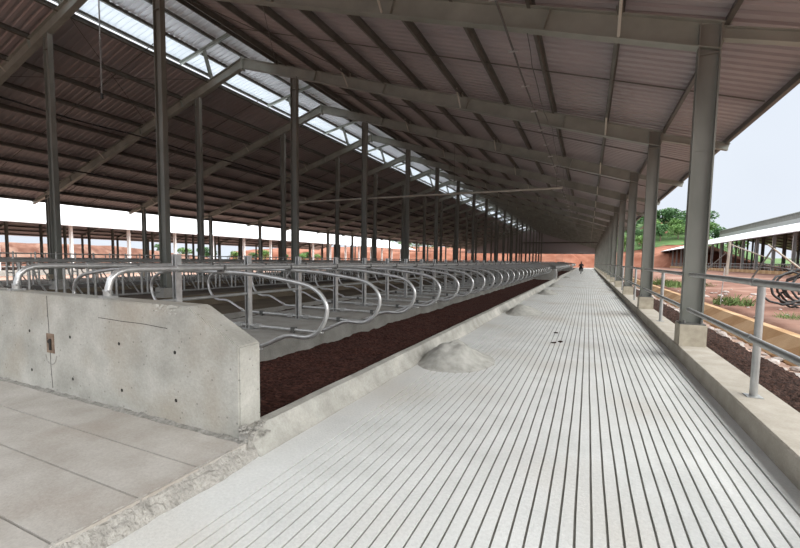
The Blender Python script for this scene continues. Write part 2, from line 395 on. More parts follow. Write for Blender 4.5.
sheet('ceiling_ridge_vent_right_eave', mir(-17.62), mon(-17.62), mir(-18.9), mon(-18.9), Y0, YEND, 'skylight', 'bright translucent sheeting along the right eave of the ridge vent', top='skylight')
sheet('ceiling_ridge_vent_left', XC, mon(XC), -17.6, mon(-17.6), Y0, YEND, 'ventsheet', 'bright galvanised sheeting over the left side of the raised ridge vent')
sheet('ceiling_ridge_vent_right', XC, mon(XC), mir(-17.6), mon(-17.6), Y0, YEND, 'ventsheet', 'bright galvanised sheeting over the right side of the raised ridge vent')
# purlins
def purlin(x, zc, side, label, h=.19, sl=.31):
    b = MB(); s = 1 if side > 0 else -1
    d = Vector((1,0,-sl*s)).normalized(); u = Vector((sl*s,0,1)).normalized(); c = Vector((x,0,zc)); t = .012; w = .07
    def slab(o1, o2, o3, o4):
        vs = [c+d*a+u*b_ for a, b_ in (o1,o2,o3,o4)]
        b.add([(p.x,Y0,p.z) for p in vs]+[(p.x,YEND,p.z) for p in vs], [(0,1,2,3),(7,6,5,4),(0,4,5,1),(1,5,6,2),(2,6,7,3),(3,7,4,0)])
    slab((-t/2,-h/2),(t/2,-h/2),(t/2,h/2),(-t/2,h/2))
    for q in (-h/2, h/2): slab((0,q-t/2),(w,q-t/2),(w,q+t/2),(0,q+t/2))
    slab((w-t,-h/2),(w,-h/2),(w,-h/2+.03),(w-t,-h/2+.03)); 
    o = obj('roof_purlin', b, 'purlin'); return tag(o, label, 'purlin', None)
PX = [3.38] + [1.86-1.55*k for k in range(10)] + [-12.58]
for i, x in enumerate(PX):
    w_ = 'along the right eave' if i == 0 else ('beside the ridge opening' if i == len(PX)-1 else ORD[i] + ' up from the right eave')
    purlin(x, raft(x)+SHEET-.11, 1, 'dark roof purlin along the right slope, ' + w_)
    w_ = 'along the left eave' if i == 0 else ('beside the ridge opening' if i == len(PX)-1 else ORD[i] + ' up from the left eave')
    xl = -16.86 if i == len(PX)-1 else mir(x)
    if i != len(PX)-2: purlin(xl, raft(xl)+SHEET-.11, -1, 'dark roof purlin along the left slope, ' + w_)
for x, w_ in ((-18.8,'outer edge'),(-17.6,'beside the posts'),(-16.4,'above the opening'),(-15.2,'beside the peak')):
    purlin(x, mon(x)-.09, -1, 'small purlin under the left ridge vent sheeting, ' + w_, .15, .22)
    purlin(mir(x), mon(x)-.09, 1, 'small purlin under the right ridge vent sheeting, ' + w_, .15, .22)

# columns
def make_column(ztop, zkerb, fh=.36, fm='footing'):
    r = thing('steel_column', '-', 'column')
    f = MB(); zf = zkerb+fh
    f.box(-.19, .19, -.22, .22, zkerb-.01, zf)
    fo = obj('footing', f, fm, r)
    s = MB(); s.ibeam((0,0,zf+.02), (0,0,ztop), .31, .16, .022, (1,0,0))
    for z in (2.9,): s.bar((-.15,-.012,zf+z),(.15,-.012,zf+z),.012,.012)
    s.box(-.145, .145, -.075, .075, ztop-.5, ztop-.485)
    obj('shaft', s, 'steel', r)
    p = MB(); p.box(-.18, .18, -.17, .17, zf, zf+.022); obj('base_plate', p, 'clampm', r)
    for x in (-.12, .12):
        for y in (-.125, .125):
            b = MB(); b.tube([(x,y,zf+.02),(x,y,zf+.075)], .022, 6); obj('anchor_bolt', b, 'clampm', r)
    return r
def colset(x, zt, zk, label, skip_first, fh=.36, fm='footing'):
    first = None
    for k, y in enumerate(FY):
        lab = label + ', ' + (nth(k-1) + ' the camera' if k else 'just beyond the near picture edge')
        if k == 0 and skip_first: continue
        if first is None: first = make_column(zt, zk, fh, fm); first.location = (x, y, 0); first['label'] = lab
        else: dup(first, (x, y, 0), lab)
colset(XR, raft(XR)+.2, .215, 'grey column on a tan footing, right kerb row', False)
zta = raft(XA)-.2
colset(XA, zta, .35, 'tall grey column right of the ridge behind the stalls', True, .3, 'deck')
colset(XB, zta, .35, 'tall grey column left of the ridge', True, .3, 'deck')
colset(XL, raft(XL)+.0, 0, 'grey column holding the far left eave', True)

# rafters
def make_rafter(side):
    r = thing('roof_rafter', '-', 'rafter')
    def X(x): return x if side > 0 else mir(x)
    def P(x, dz=0): return (X(x), 0, raft(x)+dz)
    b = MB(); b.ibeam(P(1.86), P(XC), .42, .2, .02); obj('beam', b, 'rafter', r)
    e = MB(); b2 = e.ibeam((X(1.84),0,raft(1.84)+.06), (X(3.45),0,raft(3.45)+.13), .19, .14, .016); obj('eave_bracket', e, 'rafter', r)
    pl_ = MB(); s = 1 if side > 0 else -1
    pl_.bar((XC+s*.02,0,raft(XC)-.31), (XC+s*.02,0,raft(XC)+.27), .035, .24, (0,1,0)) if False else pl_.box(min(XC,XC+s*.03), max(XC,XC+s*.03), -.12, .12, raft(XC)-.31, raft(XC)+.27)
    obj('end_plate', pl_, 'rafter', r)
    for x in (-.9, -4.1, -7.4, -10.6):
        st = MB(); q = Vector(P(x)); u = Vector((.31*s,0,1)).normalized()
        st.bar(q-u*.2, q+u*.2, .012, .19, (0,1,0)) if False else st.bar(q-u*.2, q+u*.2, .19, .014, (s*1,0,-.31))
        obj('stiffener', st, 'rafter', r)
    for x in (.31, -4.34, -8.99):
        br = MB(); a = Vector(P(x, -.19)); c = Vector(P(x, .30)); br.bar(a+Vector((0,-.09,0)), c+Vector((0,-.62,0)), .05, .012); br.bar(a+Vector((0,-.09,.0)), c+Vector((.0,-.62,.0)), .012, .05); obj('fly_brace', br, 'palesteel', r)
        hp = MB(); hp.box(X(x)-.06, X(x)+.06, -.05, .05, raft(x)+.18, raft(x)+.36); obj('purlin_cleat', hp, 'rafter', r)
    return r
for side, nm in ((1, 'right'), (-1, 'left')):
    R0 = make_rafter(side)
    for k, y in enumerate(FY):
        lab = f'sloping grey-green roof rafter on the {nm} slope, ' + (nth(k-1) + ' the camera' if k else 'just beyond the near picture edge')
        if k == 0: R0.location = (0, y, 0); R0['label'] = lab
        else: dup(R0, (0, y, 0), lab)
# ridge vent frames
vf = thing('ridge_vent_frame', '-', 'ridge frame')
for s in (-1, 1):
    b = MB(); b.ibeam((XC+s*1.95,0,raft(XC+1.95)+.2), (XC+s*2.45,0,mon(XC+2.45)-.25), .15, .1, .012, (1,0,0)); obj('post', b, 'rafter', vf)
    b = MB(); b.ibeam((XC+s*.01,0,mon(XC)-.26), (XC+s*4.1,0,mon(XC+4.1)-.24), .15, .1, .012); obj('vent_rafter', b, 'rafter', vf)
for k, y in enumerate(FY):
    lab = 'small steel frame carrying the ridge vent, ' + (nth(k-1) + ' the camera' if k else 'just beyond the near picture edge')
    if k == 0: vf.location = (0, y, 0); vf['label'] = lab
    else: dup(vf, (0, y, 0), lab)
# sag rods in every bay
for side, nm in ((1,'right'), (-1,'left')):
    b = MB(); X = (lambda x: x) if side > 0 else mir
    b.tube([(X(3.3),0,raft(3.3)+.30), (X(-12.9),0,raft(-12.9)+.30)], .017, 6)
    me = b.mesh('sag_rod', 'purlin')
    for k, y in enumerate(FY[:-1]):
        tag(obj('sag_rod', me, None, loc=(0, y+BAY/2, 0)), f'thin dark sag rod across the {nm} slope purlins in the {ORD[k]} bay', 'rod')
# wind bracing, one crossed pair on each slope near the camera
for side, nm in ((1,'right'), (-1,'left')):
    X = (lambda x: x) if side > 0 else mir
    for k in (1, 5):
        for a, b_ in ((-12.6, -8), (-8, -12.6)):
            b = MB(); b.tube([(X(a),FY[k]+.1,raft(a)+.19), (X(b_),FY[k+1]-.1,raft(b_)+.19)], .012, 6)
            tag(obj('bracing_rod', b, 'purlin'), f'diagonal bracing rod on the {nm} slope, {ORD[k]} bay, ' + ('starting at the ridge' if a < b_ else 'ending at the ridge'), 'rod')
# far gable cladding
gw = MB(); gw.prism([(EAVE_L,3.75),(EAVE_R,3.75),(EAVE_R,rs(EAVE_R)),(XC,rs(XC)),(EAVE_L,rs(EAVE_L))], 'y', YEND-.06, YEND)
struct('wall_far_gable', gw, 'sheet', 'dark sheeted gable above the open far end of the barn', 'wall')

# cables, pipes, rod
cb = MB(); cb.tube([(-1.65, y, 6.09 + (.02*math.sin(y*1.03))) for y in fr(2.4, 80, .8)], .022, 6)
cr = tag(obj('conduit', cb, 'clampm'), 'thin electrical cable strung under the rafters above the alley', 'cable')
for y in fr(3.5, 40, 1.9):
    c = MB(); c.box(-1.75, -1.55, y-.02, y+.02, 6.05, 6.09); obj('clip', c, 'galv', cr)
cb = MB(); cb.tube([(-1.25+.05*nz(y,1), y, 5.95-.35*abs(math.sin((y-8.45)/BAY*PI))) for y in fr(8.45, 38.95, .5)], .010, 5)
tag(obj('slack_wire', cb, 'clampm'), 'thin slack wire drooping between rafters beside the cable over the alley', 'wire')
for x, z, w_ in ((-21.7, 7.86, 'upper'), (-26.4, 6.3, 'lower')):
    cb = MB(); cb.tube([(x, y, z-.08*math.sin((y-2.35)/BAY*PI)**2) for y in fr(2.4, 90, .7)], .04, 6)
    tag(obj('conduit', cb, 'black'), f'black cable strung under the left slope rafters, {w_} of the two', 'cable')
tp = thing('tie_pipe', 'long level pale pipe slung across the barn above the stalls', 'pipe', (0,20.9,0))
b = MB(); b.tube([(-18.2,0,5.06),(-1.25,0,5.06)], .05, 8); obj('pipe', b, 'palesteel', tp)
for x in (-17.5, -11.7, -6.5, -1.5):
    b = MB(); b.tube([(x,0,5.1),(x,-.12,raft(x)-.19)], .008, 5); obj('hanger', b, 'clampm', tp)
tp = thing('tie_pipe', 'level dark pipe crossing the barn far away near the end wall', 'pipe', (0,81.5,0))
b = MB(); b.tube([(-11.5,0,5.15),(1.4,0,5.15)], .11, 8); obj('pipe', b, 'purlin', tp)
hr = thing('hanging_rod', 'thin pale rod with a black tip hanging from the ridge in the upper left', 'rod', (-14.45, 8.4, 0))
b = MB(); b.tube([(0,0,6.75),(.02,0,10.2)], .022, 6); obj('rod', b, 'galvdull', hr)
b = MB(); b.tube([(-.01,0,6.62),(0,0,6.78)], .045, 8); obj('tip', b, 'black', hr)

# ------------------------------------------------------------------ stall dividers
XP = -5.27
def make_divider():
    r = thing('stall_divider', '-', 'stall divider')
    half = [(1.40,.44),(1.50,.465),(1.64,.52),(1.77,.58),(1.90,.635),(2.02,.655),(2.14,.65),(2.24,.655),(2.34,.69),(2.43,.76),(2.50,.87),(2.53,.99),(2.51,1.08),(2.45,1.17),(2.35,1.24),(2.22,1.285),(2.04,1.315),(1.68,1.36),(1.2,1.40)]
    pts = [(u,0,z) for u, z in half] + [(0,0,1.405)] + [(-u,0,z) for u, z in reversed(half)] + [(0,0,.44)]
    b = MB(); b.tube(crom(pts, 2, True), .027, 8, closed=True); obj('loop', b, 'galv', r)
    p = MB(); p.box(-.036, .036, .036, .042, .38, 1.63)
    for s in (-1, 1): p.box(s*.036-.004, s*.036+.004, -.05, .04, .38, 1.63); p.box(s*.028-.008, s*.028+.008, -.05, -.044, .38, 1.63)
    obj('post', p, 'galv', r)
    p = MB(); p.box(-.11, .11, -.09, .07, .375, .392); obj('base_plate', p, 'galvdull', r)
    for s in (-1, 1):
        c = MB(); c.box(s*.88-.05, s*.88+.05, -.05, .05, 1.405, 1.43); c.tube([(s*.88-.045,0,1.36),(s*.88-.045,0,1.5)], .012, 6); c.tube([(s*.88+.045,0,1.36),(s*.88+.045,0,1.5)], .012, 6)
        obj('clamp', c, 'clampm', r)
        c = MB(); c.box(s*.96-.035, s*.96+.035, -.04, .04, .40, .48); c.tube([(s*.96,0,.37),(s*.96,0,.44)], .02, 6); obj('foot_bracket', c, 'clampm', r)
        c = MB(); c.box(s*.2-.06, s*.2+.06, -.036, .036, .405, .475); obj('sleeve', c, 'galv', r)
    return r
D0 = make_divider()
cnt = 0
RUN = ['near run','second run beyond the first crossing','last run far down the barn']
PITCH = 1.34
dy = []
for i, (a, b) in enumerate(SECT):
    y = 3.98 if i == 0 else a+.6; n = 0
    while y < b-.2:
        lab = f'galvanised tube stall divider, {nth(n)} in the {RUN[i]}'
        if cnt == 0: D0.location = (XP, y, 0); D0['label'] = lab; D0['group'] = 'stall dividers along the soil beds'
        else: dup(D0, (XP, y, 0), lab)
        cnt += 1; n += 1; y += PITCH; dy.append(y)
# neck rails and the breast rail
for i, (a, b) in enumerate(SECT):
    for s, w_ in ((1,'alley side'), (-1,'far side')):
        x = XP + s*.88
        y0 = (2.54 if i == 0 else a); pts = [(x,y0,1.19),(x,y0+.005,1.27),(x,y0+.03,1.36),(x,y0+.09,1.42),(x,y0+.18,1.452),(x,y0+.3,1.458)] + [(x,y,1.458) for y in fr(y0+.6, b-.6, 3)]
        t = thing('neck_rail', f'galvanised neck rail over the stall loops, {w_}, {RUN[i]}', 'rail')
        m_ = MB(); m_.tube(pts, .034, 8); obj('rail', m_, 'galv', t)
        m_ = MB(); z0 = 1.172 if i == 0 else .38
        m_.box(x-.05, x+.05, y0-.07, y0+.07, z0, z0+.02); m_.tube([(x,y0,z0),(x,y0,1.24)], .045, 8); m_.tube([(x-.06,y0-.01,z0+.07),(x+.06,y0-.01,z0+.07)], .014, 6)
        obj('end_bracket', m_, 'galvdull', t)
        if i == 0:
            for q in range(5):
                m_ = MB(); yy = 3.3+q*6.0; m_.tube([(x,yy,1.458),(x,yy+.18,1.458)], .042, 8); obj('sleeve', m_, 'galv', t)
    m_ = MB(); m_.tube([(XP+.0,a+.1 if i else 2.68,.985),(XP+.0,b-.4,.985)], .024, 8)
    t = tag(obj('breast_rail', m_, 'galvdull'), f'thin horizontal rail tied to the stall posts, {RUN[i]}', 'rail')
# crossing gate posts at the end of the first run
def gate_post(y, lab):
    t = thing('crossing_rail', lab, 'rail', (0,y,0))
    b = MB(); b.tube([(-2.44,0,.12),(-2.44,0,1.25)], .05, 8); obj('post', b, 'galv', t)
    b = MB(); b.tube(crom([(-2.44,-1.9,.15),(-2.44,-1.9,.85),(-2.6,-1.9,1.05),(-4.0,-1.9,1.05)], 5), .04, 8); obj('bent_rail', b, 'galvdull', t)
gate_post(37.6, 'pale post and bent rail on the curb at the first crossing')
gate_post(79.0, 'pale post and bent rail on the curb at the second crossing')
for i, (y, lab) in enumerate(((37.0,'low concrete wall closing the near run of stalls'),(42.0,'low concrete wall opening the second run of stalls'),(77.2,'low concrete wall closing the second run of stalls'),(82.0,'low concrete wall opening the last run of stalls'))):
    w = MB(); w.prism([(-8.0,0),(-2.62,0),(-2.62,.7),(-3.1,1.0),(-7.5,1.0),(-8.0,.7)], 'y', y-.12, y+.12); struct('wall_crossing', w, 'deck', lab, 'wall')

# ------------------------------------------------------------------ headlocks
def make_headlock():
    r = thing('headlock_panel', '-', 'headlock')
    L_ = 5.7
    b = MB(); b.tube([(0,0,1.46),(0,L_,1.46)], .034, 8); b.tube([(.07,0,1.44),(.07,L_,1.44)], .025, 6); obj('top_rail', b, 'galvdull', r)
    b = MB(); b.tube([(0,0,.52),(0,L_,.52)], .03, 6); obj('bottom_rail', b, 'galvdull', r)
    b = MB(); b.tube([(.0,0,1.62),(.0,L_,1.62)], .016, 6)
    for q in range(14): b.tube([(0,.2+q*.41,1.46),(0,.2+q*.41,1.66)], .016, 6)
    obj('release_bar', b, 'galvdull', r)
    for q in range(8):
        y = .25 + q*.7; m_ = MB()
        for yy in (y, y+.17): m_.tube([(0,yy,.52),(0,yy,1.46)], .030, 6)
        m_.tube([(0,y,.98),(0,y+.17,.98)], .02, 6)
        obj('yoke_bars', m_, 'galvdull', r)
        m_ = MB(); m_.tube([(.05,y+.20,1.42),(.05,y+.30,1.0),(.05,y+.58,.54)], .02, 6); m_.tube([(.05,y+.24,.80),(.05,y+.30,.70),(.05,y+.36,.68)], .012, 5)
        obj('locking_arm', m_, 'galvdull', r)
    return r
H0 = make_headlock(); first = True
for x, w_ in ((XA,'row nearer the stalls'), (XB,'row beyond the feed alley')):
    for k, y in enumerate(FY[:-1]):
        if k == 0 and x == XB: pass
        lab = f'grey feed barrier panel in the {ORD[k]} bay of the {w_}'
        if first: H0.location = (x, y+.2, 0); H0['label'] = lab; H0['group'] = 'feed barrier panels'; first = False
        else: dup(H0, (x, y+.2, 0), lab)

# ------------------------------------------------------------------ kerb railing
def make_railing():
    r = thing('kerb_railing', '-', 'railing'); L_ = BAY-.26
    for z, nm in ((1.42,'top_rail'), (.83,'mid_rail')):
        b = MB(); b.tube([(-.06,0,z),(-.06,L_,z)], .036, 10); obj(nm, b, 'galvdull', r)
    b = MB(); b.tube([(0,L_/2,.22),(0,L_/2,1.40)], .036, 10); p = obj('post', b, 'galvdull', r)
    b = MB(); b.box(-.07,.07,L_/2-.07,L_/2+.07,.215,.228); obj('foot_plate', b, 'galvdull', p)
    for z in (1.42, .83):
        b = MB(); b.tube([(-.06,L_/2-.05,z),(-.06,L_/2+.05,z)], .043, 10); obj('rail_clamp', b, 'galvdull', r)
    return r
R0 = make_railing()
for k, y in enumerate(FY[:-1]):
    lab = 'galvanised pipe railing on the right kerb ' + ('at the right picture edge' if k == 0 else f'just beyond the {nth(k-1)} column')
    if k == 0: R0.location = (1.64, y+.13, 0); R0['label'] = lab; R0['group'] = 'railing sections along the right kerb'
    else: dup(R0, (1.64, y+.13, 0), lab)

# ------------------------------------------------------------------ heaps and debris on the alley
def heap(x, y, rx, ry, h, label, seed):
    b = MB(); n = 22; vs = []; fs = []
    rings = 9
    for i in range(rings+1):
        t = 1-i/rings
        for j in range(n):
            a = 2*PI*j/n; k = 1+.18*nz(math.cos(a)*1.5, math.sin(a)*1.5, seed)
            tt = min(1, max(0, (1-t)*1.25)); z = h*.9*(tt*tt*(3-2*tt)*.6+tt*.4)*(1+.28*nz(math.cos(a)*t*4, math.sin(a)*t*4, seed+3)) + .01*nz(a*3, t*9, seed) - .004*t
            vs.append((rx*(t*k*math.cos(a)*(1.25 if math.cos(a) > 0 else .8)-.05), ry*t*k*math.sin(a), max(-.004, z+(.012*nz(a*5, t*14, seed) if 0 < i < rings else 0) if i else -.004)))
    for i in range(rings):
        for j in range(n): fs.append((i*n+j, i*n+(j+1)%n, (i+1)*n+(j+1)%n, (i+1)*n+j))
    b.add(vs, fs, True)
    return tag(obj('cement_heap', b, 'cement', loc=(x, y, 0)), label, 'heap', 'grey heaps along the alley curb')
heap(-1.93, 6.3, .60, .80, .30, 'largest grey heap on the alley curb, closest to the camera', 1)
heap(-1.85, 13.3, .55, 1.0, .25, 'grey heap by the alley curb, second from the camera', 2)
heap(-1.85, 21.9, .5, .95, .22, 'grey heap by the alley curb, third from the camera', 3)
heap(-1.9, 28.2, .45, .8, .22, 'grey heap by the alley curb, fourth from the camera', 4)
heap(-1.95, 45.0, .4, .9, .14, 'small grey heap by the curb just past the first crossing', 5)
for i, (x, y, lab) in enumerate(((-.59,9.83,'farthest'), (-.56,8.58,'nearest'), (-.44,8.75,'middle'))):
    b = MB(); b.box(-.05,.05,-.04,.04,-.004,.02); b.box(-.03,.06,-.06,.0,.0,.03); b.bar((-.07,.03,.008),(.04,-.07,.012),.012,.012)
    o = tag(obj('dirt_clod', b, 'mulch', loc=(x, y, 0)), f'small dark clod of dirt on the grooved alley, {lab} of the three', 'dirt', 'dirt clods on the alley'); o.rotation_euler = (0,0,i*1.1); o.scale = (.7,.7,.7)

# ------------------------------------------------------------------ rider on a motorbike far down the alley
mbk = thing('motorcycle', 'small dark motorbike far down the alley near the curb', 'motorcycle', (-.85, 63, 0))
for y in (-.6, .6):
    b = MB(); b.tube([(0, y+.27*math.cos(t), .30+.27*math.sin(t)) for t in fr(0, 2*PI*.97, .3)], .045, 8, closed=True); w_ = obj('wheel', b, 'black', mbk)
    b = MB()
    for q in range(4): t = q*PI/4; b.tube([(0,y+.25*math.cos(t),.3+.25*math.sin(t)),(0,y-.25*math.cos(t),.3-.25*math.sin(t))], .008, 4)
    obj('spokes', b, 'galvdull', w_)
b = MB(); b.tube(crom([(0,-.75,.62),(0,-.5,.66),(0,-.1,.62),(0,.15,.5),(0,.4,.72),(0,.55,.86)], 3), [.07,.09,.1,.11,.12,.12,.12,.12,.13,.13,.12,.11,.1,.1,.09,.07], 8); obj('body', b, 'black', mbk)
b = MB(); b.box(-.13,.13,-.68,-.05,.70,.78); obj('seat', b, 'cloth', mbk)
b = MB(); b.tube([(-.34,.36,1.0),(-.1,.44,.98),(.1,.44,.98),(.34,.36,1.0)], .018, 6); obj('handlebar', b, 'galvdull', mbk)
for s in (-.07,.07):
    b = MB(); b.tube([(s,.62,.3),(s,.45,.95)], .025, 6); obj('fork', b, 'galvdull', mbk)
b = MB(); b.tube([(.16,-.7,.34),(.14,.1,.3)], .045, 8); obj('exhaust', b, 'galv', mbk)
def skin_fig(name, V, E_, R_, m, parent=None, loc=None, root=0):
    me = bpy.data.meshes.new(name); me.from_pydata(V, E_, []); me.materials.append(M[m])
    o = bpy.data.objects.new(name, me); col.objects.link(o); 
    if parent: o.parent = parent
    if loc: o.location = loc
    sk = o.modifiers.new('skin', 'SKIN'); su = o.modifiers.new('sub', 'SUBSURF'); su.levels = 1; su.render_levels = 2
    for i, v in enumerate(me.skin_vertices[0].data): v.radius = (R_[i], R_[i]); v.use_root = (i == root)
    return o
V = [(0,-.35,.86),(0,-.33,1.08),(0,-.28,1.28),(0,-.24,1.40),(0,-.22,1.46),(0,-.20,1.58),
     (.18,-.26,1.32),(.27,-.05,1.12),(.30,.28,1.03),(-.18,-.26,1.32),(-.27,-.05,1.12),(-.30,.28,1.03),
     (.11,-.33,.84),(.22,.06,.80),(.2,-.06,.40),(.2,.08,.33),(-.11,-.33,.84),(-.22,.06,.80),(-.2,-.06,.40),(-.2,.08,.33)]
E_ = [(0,1),(1,2),(2,3),(3,4),(4,5),(2,6),(6,7),(7,8),(2,9),(9,10),(10,11),(0,12),(12,13),(13,14),(14,15),(0,16),(16,17),(17,18),(18,19)]
R_ = [.15,.16,.17,.08,.065,.11,.075,.055,.04,.075,.055,.04,.1,.08,.055,.045,.1,.08,.055,.045]
pr = skin_fig('person', V, E_, R_, 'cloth', None, (-.85, 63, 0))
tag(pr, 'person in black clothes riding a motorbike far down the alley', 'person')
b = MB()
for i in range(7):
    t0 = i/6*PI*.55; 
    b.tube([(.118*math.sin(t0)*math.cos(t)+0, -.2+.118*math.sin(t0)*math.sin(t), 1.59+.125*math.cos(t0)) for t in fr(0,2*PI,.5)], .012, 5)
obj('hair', b, 'black', pr)

# ------------------------------------------------------------------ outside right: mulch, ditch, field
b = MB(); xs = fr(1.86, 2.72, .045); ys = fr(-3, 16, .045)+fr(16.2, 22, .1)+fr(22.4, YEND+4, .5)
b.grid(xs, ys, lambda x, y: .10 + .05*nz(x,y,1,2.2)+.035*nz(x,y,2,7)+.035*nz(x,y,7,16)-.10*max(0,(x-2.3))); struct('ground_mulch', b, 'mulch', 'strip of dark mulchy soil outside the right kerb', 'soil')
b = MB(); xs = fr(2.6, 3.6, .1); ys = fr(-3, 25, .12)+fr(25.5, YEND+4, .6)
b.grid(xs, ys, lambda x, y: .02-.24*min(1,max(0,(x-2.75)/.45)) + .03*nz(x,y,4,4)+.03*nz(x,y,9,11)); struct('ground_ditch_bed', b, 'gravel', 'pinkish stony bed of the drainage ditch', 'ditch bed')
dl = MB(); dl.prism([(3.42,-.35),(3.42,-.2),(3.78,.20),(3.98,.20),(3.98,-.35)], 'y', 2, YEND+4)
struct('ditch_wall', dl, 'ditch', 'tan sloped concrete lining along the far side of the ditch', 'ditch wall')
# stones in the ditch
sv = []
for s in range(4):
    bm = bmesh.new(); bmesh.ops.create_icosphere(bm, subdivisions=2, radius=1)
    for v in bm.verts: v.co *= 1+.35*nz(v.co.x*1.4, v.co.y*1.4, v.co.z+s*7)
    for v in bm.verts: v.co.z *= .6
    me = bpy.data.meshes.new('stone'); bm.to_mesh(me); bm.free(); me.materials.append(M['stone']); sv.append(me)
SP = []
for i in range(150):
    y = 6.5 + 24*random.random()**1.4; x = random.uniform(2.72, 3.40)
    z = .02-.24*min(1,max(0,(x-2.75)/.45)) + .03*nz(x,y,4,4)
    s = random.choice((.035,.05,.06,.09,.12))
    if any(math.hypot(x-a, y-b) < 1.7*(s+q) for a, b, q in SP): continue
    SP.append((x, y, s)); o = obj('stone', sv[i%4], None, loc=(x, y, z+s*.2)); o.scale = (s,s*random.uniform(.8,1.5),s); o.rotation_euler = (0,0,random.random()*6)
    tag(o, 'pale stone lying in the rubble of the drainage ditch', 'stone', 'stones in the drainage ditch')
# the red field, its bank and the hill
def gh(x, y):
    z = .18
    if x > 4: z = .18 + .2*min(1, (x-4)/18) + .05*nz(x,y,0,.35)+.03*nz(x,y,2,1.3)
    if x < 3.98: z = -.3
    if x < -32.2: z = -.1 - .4*min(1, (-32.2-x)/15) + .05*nz(x,y,0,.4)
    if y > YEND+3: z = max(z, -.02) if x > -33 else z
    return z
def axis(segs):
    out = []
    for a, b_, st in segs: out += fr(a, b_, st)[:-1]
    return out + [segs[-1][1]]
b = MB(); b.grid(axis([(3.9,4.6,.35),(4.6,14,.6),(14,90,4)]), axis([(-6,40,.6),(40,200,4)]), gh); struct('ground_right', b, 'clay', 'red clay field on the right between the two barns', 'ground')
b = MB(); b.grid(axis([(-160,-32.2,3)]), axis([(-20,60,2),(60,200,5)]), gh); struct('ground_left', b, 'bounceclay', 'red clay yard beyond the left side of the barn', 'ground')
b = MB(); b.grid(axis([(-33,4.2,2)]), axis([(YEND,200,3)]), lambda x, y: -.03-.0*x); struct('ground_far', b, 'clay', 'red clay ground beyond the far end of the barn', 'ground')
b = MB(); b.grid(axis([(-160,90,10)]), axis([(-60,-3,6)]), lambda x, y: -.05); struct('ground_near', b, 'clay', 'red clay ground behind the viewpoint', 'ground')
def bank(x, y):
    e = 148 + 5*nz(x,3,0,.05) + 2*nz(x,7,0,.2)
    fd = min(1, max(.12, (52-x)/16)); t = min(1, max(0, (y-e)/3.0))*fd; z = -.5 + 5.0*t + .5*nz(x,y,0,.3)*t
    if y > e+3: z += (y-e-3)*(.08 + .22*max(0, min(1, (x-2)/18))*max(0, min(1,(62-x)/30)))
    return z
b = MB(); b.grid(axis([(-160,110,2.5)]), axis([(140,160,.8),(160,200,5)]), bank, False); struct('ground_bank', b, 'bank', 'cut red earth bank beyond the far end of the barns', 'bank')
def bank2(x, y):
    e = -92 + 4*nz(y,3,0,.07); t = min(1, max(0, (e-x)/4)); return -.6 + (4.3 if y < 60 else max(1.0, 4.3-(y-60)*.11))*t + .3*nz(x,y,0,.3)*t
b = MB(); b.grid(axis([(-115,-84,1.5)]), axis([(-20,150,3)]), bank2, False); struct('ground_left_bank', b, 'clay', 'red earth bank far to the left behind the neighbouring barn', 'bank')
def hill(x, y): return bank(x, y) + .15
b = MB(); b.grid(axis([(2,75,3)]), axis([(158,200,3)]), hill); struct('ground_hill', b, 'hillgreen', 'green hillside above the red bank', 'hill')

# trees
def crown_mesh(seed, n=1500, m='leaf'):
    rnd = random.Random(seed); b = MB(); blobs = [(rnd.uniform(-.5,.5), rnd.uniform(-.5,.5), rnd.uniform(-.45,.6), rnd.uniform(.35,.6)) for _ in range(9)]
    for i in range(n):
        cx, cy, cz, r = rnd.choice(blobs); a = rnd.uniform(0, 2*PI); u = rnd.uniform(-.7, 1); q = math.sqrt(max(0, 1-u*u)); rr = r*rnd.uniform(.75, 1.05)
        p = Vector((cx+rr*q*math.cos(a), cy+rr*q*math.sin(a), cz+rr*u)); s = rnd.uniform(.05,.11)
        d1 = Vector((rnd.uniform(-1,1), rnd.uniform(-1,1), rnd.uniform(-.5,.5))).normalized(); d2 = d1.cross(Vector((rnd.uniform(-1,1), rnd.uniform(-1,1), rnd.uniform(-1,1)))).normalized()
        b.add([p-d1*s, p+d2*s*.6, p+d1*s, p-d2*s*.6], [(0,1,2,3)])
    return b.mesh('crown', m, False)
CR = [crown_mesh(1), crown_mesh(2), crown_mesh(3, m='leaf2')]
tb = MB(); tb.tube([(0,0,0),(.05,.02,.4),(0,.05,.8),(.1,0,1.2)], [.12,.1,.08,.04], 7); TR = tb.mesh('trunk', 'bark')
def tree(x, y, z, h, w, lab, grp, v):
    t = thing('tree', lab, 'tree', (x, y, z), grp)
    c = obj('crown', CR[v], None, t, loc=(0,0,h*.6)); c.scale = (w*.62, w*.62, h*.42); c.rotation_euler = (0,0,random.random()*6)
    k = obj('trunk', TR, None, t); k.scale = (2.2, 2.2, h*.5)
rnd = random.Random(11); TL = ['tall dark tree on the hilltop far right','bushy light green tree on the hillside above the red bank']
for i in range(29):
    if i in (17, 18, 27, 28): continue
    if i < 9: x = 14+(i%5)*5.6+rnd.uniform(-.5,.5)+(2.8 if i > 4 else 0); y = 178+(i//5)*9+rnd.uniform(-1,1); hh = rnd.uniform(6.5, 9)
    else: q = i-9; x = 5+(q%10)*5.4+rnd.uniform(-.8,.8); y = 156.5+(q//10)*7+(8 if x > 17 else 0)+rnd.uniform(-.6,.6); hh = rnd.uniform(5.0, 6.6)
    tree(x, y, hill(x, y)-.3, hh, hh*.9, TL[0] if i < 9 else TL[1], 'trees on the hilltop' if i < 9 else 'trees on the hillside', i % 2 if i < 9 else (2 if i % 3 else 0))
